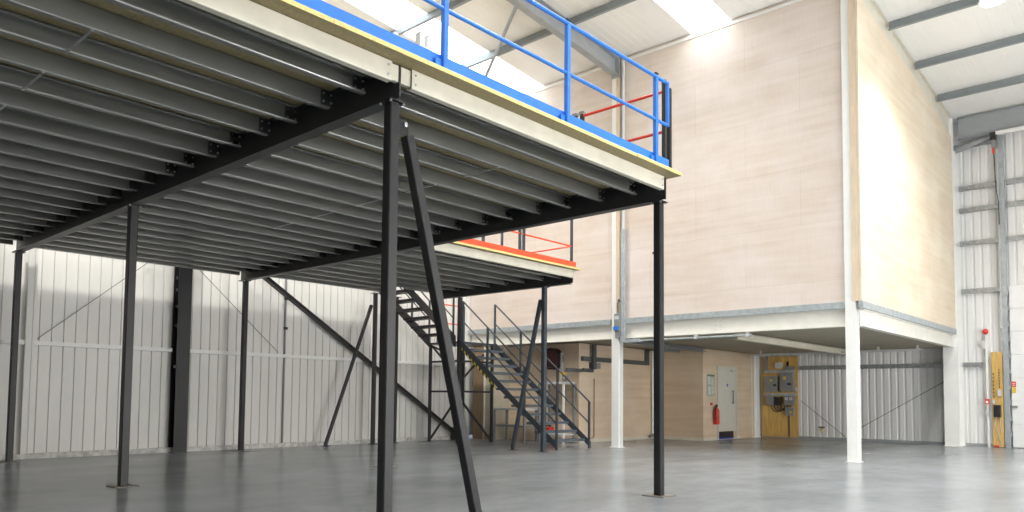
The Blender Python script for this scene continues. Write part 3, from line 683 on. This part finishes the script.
# fascia channels
def fascia(x0, x1, y, lab, stub=None, m='cream'):
    t = thing('edge_channel', lab, 'edge channel', (x0, y, ZJ0), 'cream edge channels')
    MB().csec((x0, y+.035, (ZJ0+ZJ1)/2), (x1, y+.035, (ZJ0+ZJ1)/2), .07, ZJ1-ZJ0, .004, .02, 1).build('channel', m, t)
    for x in (x0+.04, x1-.04):
        for z in (ZJ0+.045, ZJ0+.125): bolts(MB(), [(x, y, z)], .011, .008, (0,-1,0)).build('bolt', 'galv', t)
    if stub:
        for a, b in stub: MB().box(a, b, y+.02, y+.06, ZJ0+.02, ZJ1-.01).build('splice_plate', 'cream', t)
    return t
fascia(-5, 3.885, 4.905, 'cream edge channel along the front edge left of the nearest column', [(3.885, 3.968)])
fascia(4.10, 8.21, 4.905, 'cream edge channel along the front edge right of the nearest column', [(3.992, 4.10)])
fascia(8.38, XB3+.04, 10.06, 'cream edge channel under the orange kick plate')

# blue guard rail
g = thing('guard_rail', 'blue guard rail with kick plate along the front platform edge', 'guard rail', (-5, 4.79, ZD1))
for i in range(8):
    x = 7.826-1.732*(7-i)
    p = MB().bar((x, 4.79, ZD1), (x, 4.79, 5.10), .055, .05, (0,1,0), .005).build('post', 'blue', g)
    MB().box(x-.10, x-.03, 4.79, 4.80, ZD1, ZD1+.09).build('foot_bracket', 'blue', p)
    if i > 5: MB().box(x-.028, x+.028, 4.765, 4.815, 5.143, 5.16).build('cap', 'rubber', p)
MB().tube((-5, 4.79, 5.12), (8.08, 4.79, 5.12), .022, 12).build('top_rail', 'blue', g)
MB().tube((-5, 4.79, 4.585), (8.08, 4.79, 4.585), .02, 12).build('mid_rail', 'blue', g)
MB().tube((8.10, 4.79, 5.13), (8.10, 4.79, 4.57), .024, 12).build('end_loop', 'blue', g)
MB().box(-5, 8.18, 4.818, 4.824, ZD1, 4.178).build('kick_plate', 'blue', g)
# red drop-in barrier on the right platform edge
g = thing('edge_barrier', 'red rail barrier with dark posts on the right end of the blue railed platform', 'barrier', (8.26, 5.0, ZD1))
for x, y, m_ in ((8.135, 4.855, 'rubber'), (8.26, 4.86, 'charlt')): MB().bar((x, y, ZD1), (x, y, 5.19 if m_ == 'rubber' else 5.12), .05, .05, (0,1,0), .004).build('post', m_, g)
for dy in (0, .12):
    p = MB().bar((8.25, 6.22+dy, ZD1), (8.25, 6.22+dy, 5.15), .05, .05, (0,1,0), .004).build('post', 'charlt', g)
    MB().box(8.22, 8.28, 6.18+dy, 6.26+dy, 5.12, 5.16).build('hook_bracket', 'gbox', p)
for z in (5.10, 4.58): MB().tube((8.25, 4.88, z), (8.25, 6.2, z), .019, 10).build('rail', 'red', g)
# white bracket standing behind the kick plate
t = thing('deck_bracket', 'small white bracket standing behind the blue kick plate left of the near post', 'bracket', (4.3, 5.03, ZD1))
MB().box(4.26, 4.315, 5.0, 5.06, ZD1, 4.42).box(4.35, 4.385, 5.0, 5.06, ZD1, 4.42).box(4.315, 4.35, 5.0, 5.06, ZD1, 4.30).build('upright', 'white', t)
MB().poly([(4.385,5.0,ZD1),(4.47,5.0,ZD1),(4.47,5.0,4.21),(4.385,5.0,4.30)], (0,.06,0)).build('gusset', 'white', t)

# orange guard rail of the far platform
g = thing('guard_rail', 'orange and grey guard rail on the far platform behind the near one', 'guard rail', (8.5, 10.02, ZD1))
for x in (8.7, 9.63, 10.2, 11.25, 11.37, XB3-.11): MB().bar((x, 10.03, ZD1), (x, 10.03, 5.15), .05, .05, (0,1,0), .004).build('post', 'stair', g)
for z in (5.13, 4.5): MB().tube((8.45, 10.03, z), (XB3-.11, 10.03, z), .018, 8).build('front_rail', 'orange', g)
for z in (5.13, 4.5): MB().tube((XB3-.11, 10.03, z), (XB3-.11, 14.25, z), .018, 8).build('side_rail', 'orange', g)
for y in (12.1, 14.25): MB().bar((XB3-.11, y, ZD1), (XB3-.11, y, 5.2), .05, .05, (0,1,0), .004).build('post', 'stair', g)
MB().box(8.45, XB3+.0, 9.995, 10.001, ZD1, 4.16).box(XB3-.0, XB3+.006, 9.995, 14.28, ZD1, 4.16).build('kick_plate', 'orange', g)

# ------------------------------------------------------------------ stairs
ZL = 2.665                                   # landing level
SX0, SX1 = 13.70, 15.02                      # flight sides (lower flight descends towards -y)
SYT, SYB = 14.28, 11.02
t = thing('stair_landing', 'dark steel stair landing on braced legs in front of the plywood box', 'landing', (14.36, 14.9, 0))
LY0, LY1 = 14.30, 15.50
MB().box(SX0+.10, SX1, LY0, LY1, ZL-.05, ZL).box(SX0, SX0+.10, LY0+.09, LY1, ZL-.05, ZL).build('platform', 'stair', t)
for x, y, w in ((SX0+.04, LY0+.03, .10), (SX1-.04, LY0+.03, .07), (SX0+.04, LY1-.04, .07), (SX1-.04, LY1-.04, .07)):
    MB().bar((x, y, 0), (x, y, ZL+1.15 if w > .09 else ZL-.05), w, w, (0,1,0), .005).build('leg', 'char', t)
mb = MB(); xa, xb2 = SX0+.09, SX1-.08
for z in (1.35, 2.15): mb.bar((xa, LY0+.03, z), (xb2, LY0+.03, z), .05, .05)
for z in (1.35, 2.15): mb.bar((SX0+.04, LY0+.08, z), (SX0+.04, LY1-.08, z), .05, .05)
mb.build('side_rails', 'char', t)
mb = MB()
mb.bar((xa, LY0+.03, 1.15), (xb2, LY0+.03, .06), .045, .045).bar((xa, LY0+.03, 1.62), (xb2-.3, LY0+.03, 2.35), .045, .045)
mb.bar((SX0+.04, LY0+.09, 1.2), (SX0+.04, LY1-.09, .08), .045, .045).bar((SX0+.04, LY0+.09, 1.75), (SX0+.04, LY1-.09, ZL-.08), .045, .045).bar((SX0+.04, LY0+.3, 2.3), (SX0+.04, LY1-.09, ZL-.08), .045, .045)
mb.build('braces', 'char', t)
for x, y in ((SX1-.03, LY1-.03), (SX0+.3, LY1-.03)): MB().bar((x, y, ZL), (x, y, ZL+1.12), .045, .045, (0,1,0)).build('guard_post', 'stair', t)
for z in (ZL+1.1, ZL+.58): MB().tube((SX0+.3, LY1-.03, z), (SX1-.03, LY1-.03, z), .017, 8).build('guard_bar', 'orange', t)

def flight(name, lab, loc, P, n, z0, z1, s0, s1, a0, a1, side_m='stair'):
    """P(s, a, z): s along the descent 0 top..1 bottom, a across"""
    t = thing(name, lab, 'staircase', loc)
    for a, sg in ((a0, 1), (a1, -1)):
        b = [P(s0, a, z0), P(s1, a, z1)]
        ins = a + sg*.012
        mb = MB(); h0, h1 = .10, .16
        up = .02
        mb.hexa([P(s0,a,z0-h1), P(s1-.0,a,z1-.02 if z1 < .3 else z1-h1), P(s1,ins,z1-.02 if z1 < .3 else z1-h1), P(s0,ins,z0-h1)],
                [P(s0,a,z0+.06), P(s1,a,z1+.14), P(s1,ins,z1+.14), P(s0,ins,z0+.06)])
        mb.build('stringer', side_m, t)
    for i in range(1, n):
        f = i/n; z = z0+(z1-z0)*f; s = s0+(s1-s0)*f
        ds = (s1-s0)/n
        mb = MB()
        c = [P(s-ds*.75, a0+.015, z-.06), P(s+ds*.35, a0+.015, z-.06), P(s+ds*.35, a1-.015, z-.06), P(s-ds*.75, a1-.015, z-.06)]
        mb.hexa(c, [(x, y, zz+.06) for x, y, zz in c]); mb.build('tread', 'tread' if side_m == 'stair' else side_m, t)
    return t
# lower flight
PL = lambda s, a, z: (a, s, z)
st = flight('lower_stair_flight', 'long slate grey stair flight from the floor up to the landing', (14.36, 11.0, 0), PL, 13, ZL, 0.02, SYT, SYB, SX0, SX1)
def zline(y): return ZL*(y-SYB)/(SYT-SYB)
for x in (SX0+.03, SX1-.03):
    yt = SYT-.08 if x < 14 else SYT-.03
    ys = [SYB+.03, 12.05, 13.3, yt]
    for y in ys: MB().bar((x, y, max(0.0, zline(y)-.0 if y > SYB+.2 else 0)), (x, y, zline(y)+1.10), .045, .045, (0,1,0)).build('baluster_post', 'stair', st)
    MB().tube((x, yt, zline(yt)+1.1), (x, SYB+.03, zline(SYB+.03)+1.1), .021, 10).build('handrail', 'stair', st)
    MB().tube((x, yt, zline(yt)+.58), (x, SYB+.03, zline(SYB+.03)+.58), .018, 10).build('mid_rail', 'stair', st)
MB().hexa([(SX0-.004,14.20,zline(14.2)-.18),(SX0-.004,12.95,zline(12.95)-.18),(SX0-.001,12.95,zline(12.95)-.18),(SX0-.001,14.20,zline(14.2)-.18)],
          [(SX0-.004,14.20,zline(14.2)-.115),(SX0-.004,12.95,zline(12.95)-.115),(SX0-.001,12.95,zline(12.95)-.115),(SX0-.001,14.20,zline(14.2)-.115)]).build('hazard_tape', 'hazard', st)
# upper flight
PU = lambda s, a, z: (s, a, z)
su = flight('upper_stair_flight', 'short dark stair flight from the landing up to the platform', (12.8, 14.9, ZL), PU, 7, ZD1, ZL, 11.87, 13.69, 14.42, 15.42, 'char')
def zu(x): return ZD1+(ZL-ZD1)*(x-11.87)/(13.69-11.87)
for y in (14.45, 15.39):
    for x in (12.0, 13.0, 13.62): MB().bar((x, y, zu(x)-.02), (x, y, zu(x)+1.08), .04, .04, (0,1,0)).build('baluster_post', 'stair', su)
    MB().tube((12.0, y, zu(12.0)+1.07), (13.62, y, zu(13.62)+1.07), .02, 8).build('handrail', 'stair', su)
    MB().tube((12.0, y, zu(12.0)+.55), (13.62, y, zu(13.62)+.55), .016, 8).build('mid_rail', 'stair', su)

# ------------------------------------------------------------------ clutter by the shed wall behind the stairs
t = thing('workbench', 'low pale workbench with lower shelf behind the stairs', 'workbench', (15.75, 14.2, 0))
MB().box(15.45, 16.05, 13.55, 14.75, .86, .91).build('top', 'lgbox', t)
MB().box(15.48, 16.02, 13.58, 14.72, .40, .45).build('shelf', 'gbox', t)
for x in (15.5, 16.0):
    for y in (13.6, 14.7): MB().bar((x, y, 0), (x, y, .86), .05, .05, (0,1,0)).build('leg', 'gbox', t)
t = thing('storage_rack', 'pale metal rack with high shelf against the plywood wall behind the stairs', 'rack', (16.1, 12.9, 0))
MB().box(15.85, 16.35, 12.5, 13.45, 1.58, 1.64).build('shelf', 'lgbox', t)
for x in (15.88, 16.32):
    for y in (12.55, 13.40): MB().bar((x, y, 0), (x, y, 1.58), .05, .05, (0,1,0)).build('post', 'white' if x < 16 and y < 13 else 'gbox', t)
MB().box(15.88, 16.32, 12.53, 13.42, .21, .25).build('shelf', 'lgbox', t)
t = thing('hose_reel', 'dark red hose reel on the plywood wall above the rack', 'hose reel', (16.3, 13.2, 2.0))
MB().lathe((16.39, 13.2, 2.28), [(.06,0),(.06,.08),(.30,.08),(.30,.10),(.22,.10),(.22,.26),(.30,.26),(.30,.28),(.05,.28)], (-1,0,0), 20).build('drum', 'hose', t)
mb = MB()
for j in range(3):
    pts = [(16.20-.05*j, 13.2+.26*math.cos(a_), 2.28+.26*math.sin(a_)) for a_ in [2*math.pi*i/16 for i in range(17)]]; mb.path(pts, .022, 6)
mb.build('hose', 'rubber', t)
solo('wall_post', MB().bar((16.3, 12.95, 1.645), (16.3, 12.95, 2.45), .06, .06, (0,1,0)), 'lgbox', 'white upright standing on the rack beside the hose reel', 'post', (16.3, 12.95, 1.64))
t = thing('pipe_valve', 'yellow handled valve on the rack shelf behind the stairs', 'valve', (16.1, 12.75, 1.64))
MB().tube((16.1, 12.75, 1.64), (16.1, 12.75, 1.90), .03).build('pipe', 'brass', t); MB().box(16.04, 16.16, 12.68, 12.82, 1.84, 1.90).build('handle', 'yellow', t)
t = thing('bench_vice', 'small steel vice on the right end of the rack shelf', 'vice', (16.05, 12.58, 1.64))
MB().box(15.98, 16.12, 12.53, 12.63, 1.64, 1.70).box(16.0, 16.1, 12.55, 12.61, 1.70, 1.80).build('body', 'gbox', t); MB().tube((15.88, 12.58, 1.75), (16.14, 12.58, 1.75), .018).build('screw', 'lgbox', t)
t = thing('toolbox', 'small red toolbox on the bottom shelf of the pale rack', 'toolbox', (16.0, 13.2, .25))
MB().box(15.92, 16.12, 13.05, 13.32, .2505, .42).build('body', 'red', t, bevel=.012); MB().box(16.0, 16.04, 13.10, 13.27, .45, .47).box(16.0, 16.04, 13.10, 13.13, .42, .45).box(16.0, 16.04, 13.24, 13.27, .42, .45).build('handle', 'rubber', t)
solo('indicator_light', MB().box(15.66, 15.70, 14.99, 15.05, 1.50, 1.56), 'green', 'tiny green indicator light on the beige wall behind the stairs', 'indicator', (15.68, 15.0, 1.5))
solo('cable_drop', MB().path([(17.05,12.40,1.75),(17.05,12.40,.16),(16.95,12.40,.12),(16.5,12.40,.12)], .012, 6), 'brown', 'thin brown cable down the plywood wall left of the white column', 'cable', (17.05,12.4,.1))

# ------------------------------------------------------------------ lamps
def highbay(x, y, z, power, lab):
    t = thing('high_bay_lamp', lab, 'lamp', (x, y, z), 'high bay lamps')
    MB().lathe((x, y, z), [(.24,.0),(.25,.02),(.20,.10),(.09,.24),(.07,.34),(.02,.36)], (0,0,1), 24).build('housing', 'lgbox', t, smooth=False)
    MB().lathe((x, y, z-.004), [(.215,0),(.215,.003)], (0,0,1), 24).build('lens', 'lamp', t)
    MB().tube((x, y, z+.35), (x, y, roofz(x)-.012), .012, 6).build('hanger', 'gbox', t)
    li = bpy.data.lights.new('high_bay_light', 'SPOT'); li.energy = power; li.spot_size = math.radians(136); li.spot_blend = .8; li.shadow_soft_size = .22; li.color = (1., .965, .90)
    lo = bpy.data.objects.new('high_bay_light', li); col.objects.link(lo); lo.parent = t; lo.location = (0,0,-.03)
    return t
highbay(17.0, 2.79, 9.06, 1700, 'bright high bay lamp hung before the plywood side wall')
highbay(12.2, 8.1, 9.58, 600, 'high bay lamp above the open floor before the plywood front')
highbay(9.0, 2.6, 9.6, 1000, 'high bay lamp above the open floor on the right')
highbay(3.0, -1.0, 9.6, 900, 'high bay lamp behind the viewpoint')
highbay(4.5, 13.6, 9.6, 2600, 'high bay lamp above the near platform by the gable wall')
highbay(11.0, 13.8, 9.4, 1900, 'high bay lamp above the far platform')
# unseen light panels shaped as goods doorways, added to brighten the hall
for x0, x1, em in ((.5, 6.5, 4.), (9.5, 15.5, 14.5)):
    struct('window_%d' % k, MB().box(x0, x1, YN+.02, YN+.05, .05, 4.6), emit('added_fill_glow', (1., .985, .95), em), 'added light panel shaped as a goods doorway behind the viewpoint', 'light panel'); k += 1

# ------------------------------------------------------------------ world, camera, colour management
w = bpy.data.worlds.new('World'); sc.world = w; w.use_nodes = True
bg = w.node_tree.nodes['Background']; bg.inputs[0].default_value = (.75, .85, 1, 1); bg.inputs[1].default_value = .3
F_PX, CY = 758.406, 354.624
yaw, pitch, roll = math.radians(42.233), math.radians(3.2577), math.radians(.5567)
f = V((math.cos(pitch)*math.cos(yaw), math.cos(pitch)*math.sin(yaw), math.sin(pitch)))
r = V((math.sin(yaw), -math.cos(yaw), 0)); u = r.cross(f)
R_ = r*math.cos(roll)+u*math.sin(roll); U_ = -r*math.sin(roll)+u*math.cos(roll)
cd = bpy.data.cameras.new('camera'); cam = bpy.data.objects.new('camera', cd); col.objects.link(cam)
cam.matrix_world = Matrix(((R_.x,U_.x,-f.x,0),(R_.y,U_.y,-f.y,0),(R_.z,U_.z,-f.z,1.2),(0,0,0,1)))
cd.sensor_width = 36; cd.sensor_fit = 'HORIZONTAL'; cd.lens = F_PX/1024*36
cd.shift_x = 0; cd.shift_y = (CY-256)/1024
cd.clip_start = .05; cd.clip_end = 200
sc.camera = cam
vs = sc.view_settings
vs.view_transform = 'Standard'; vs.look = 'None'; vs.gamma = 1; vs.use_curve_mapping = False; vs.exposure = 0.15
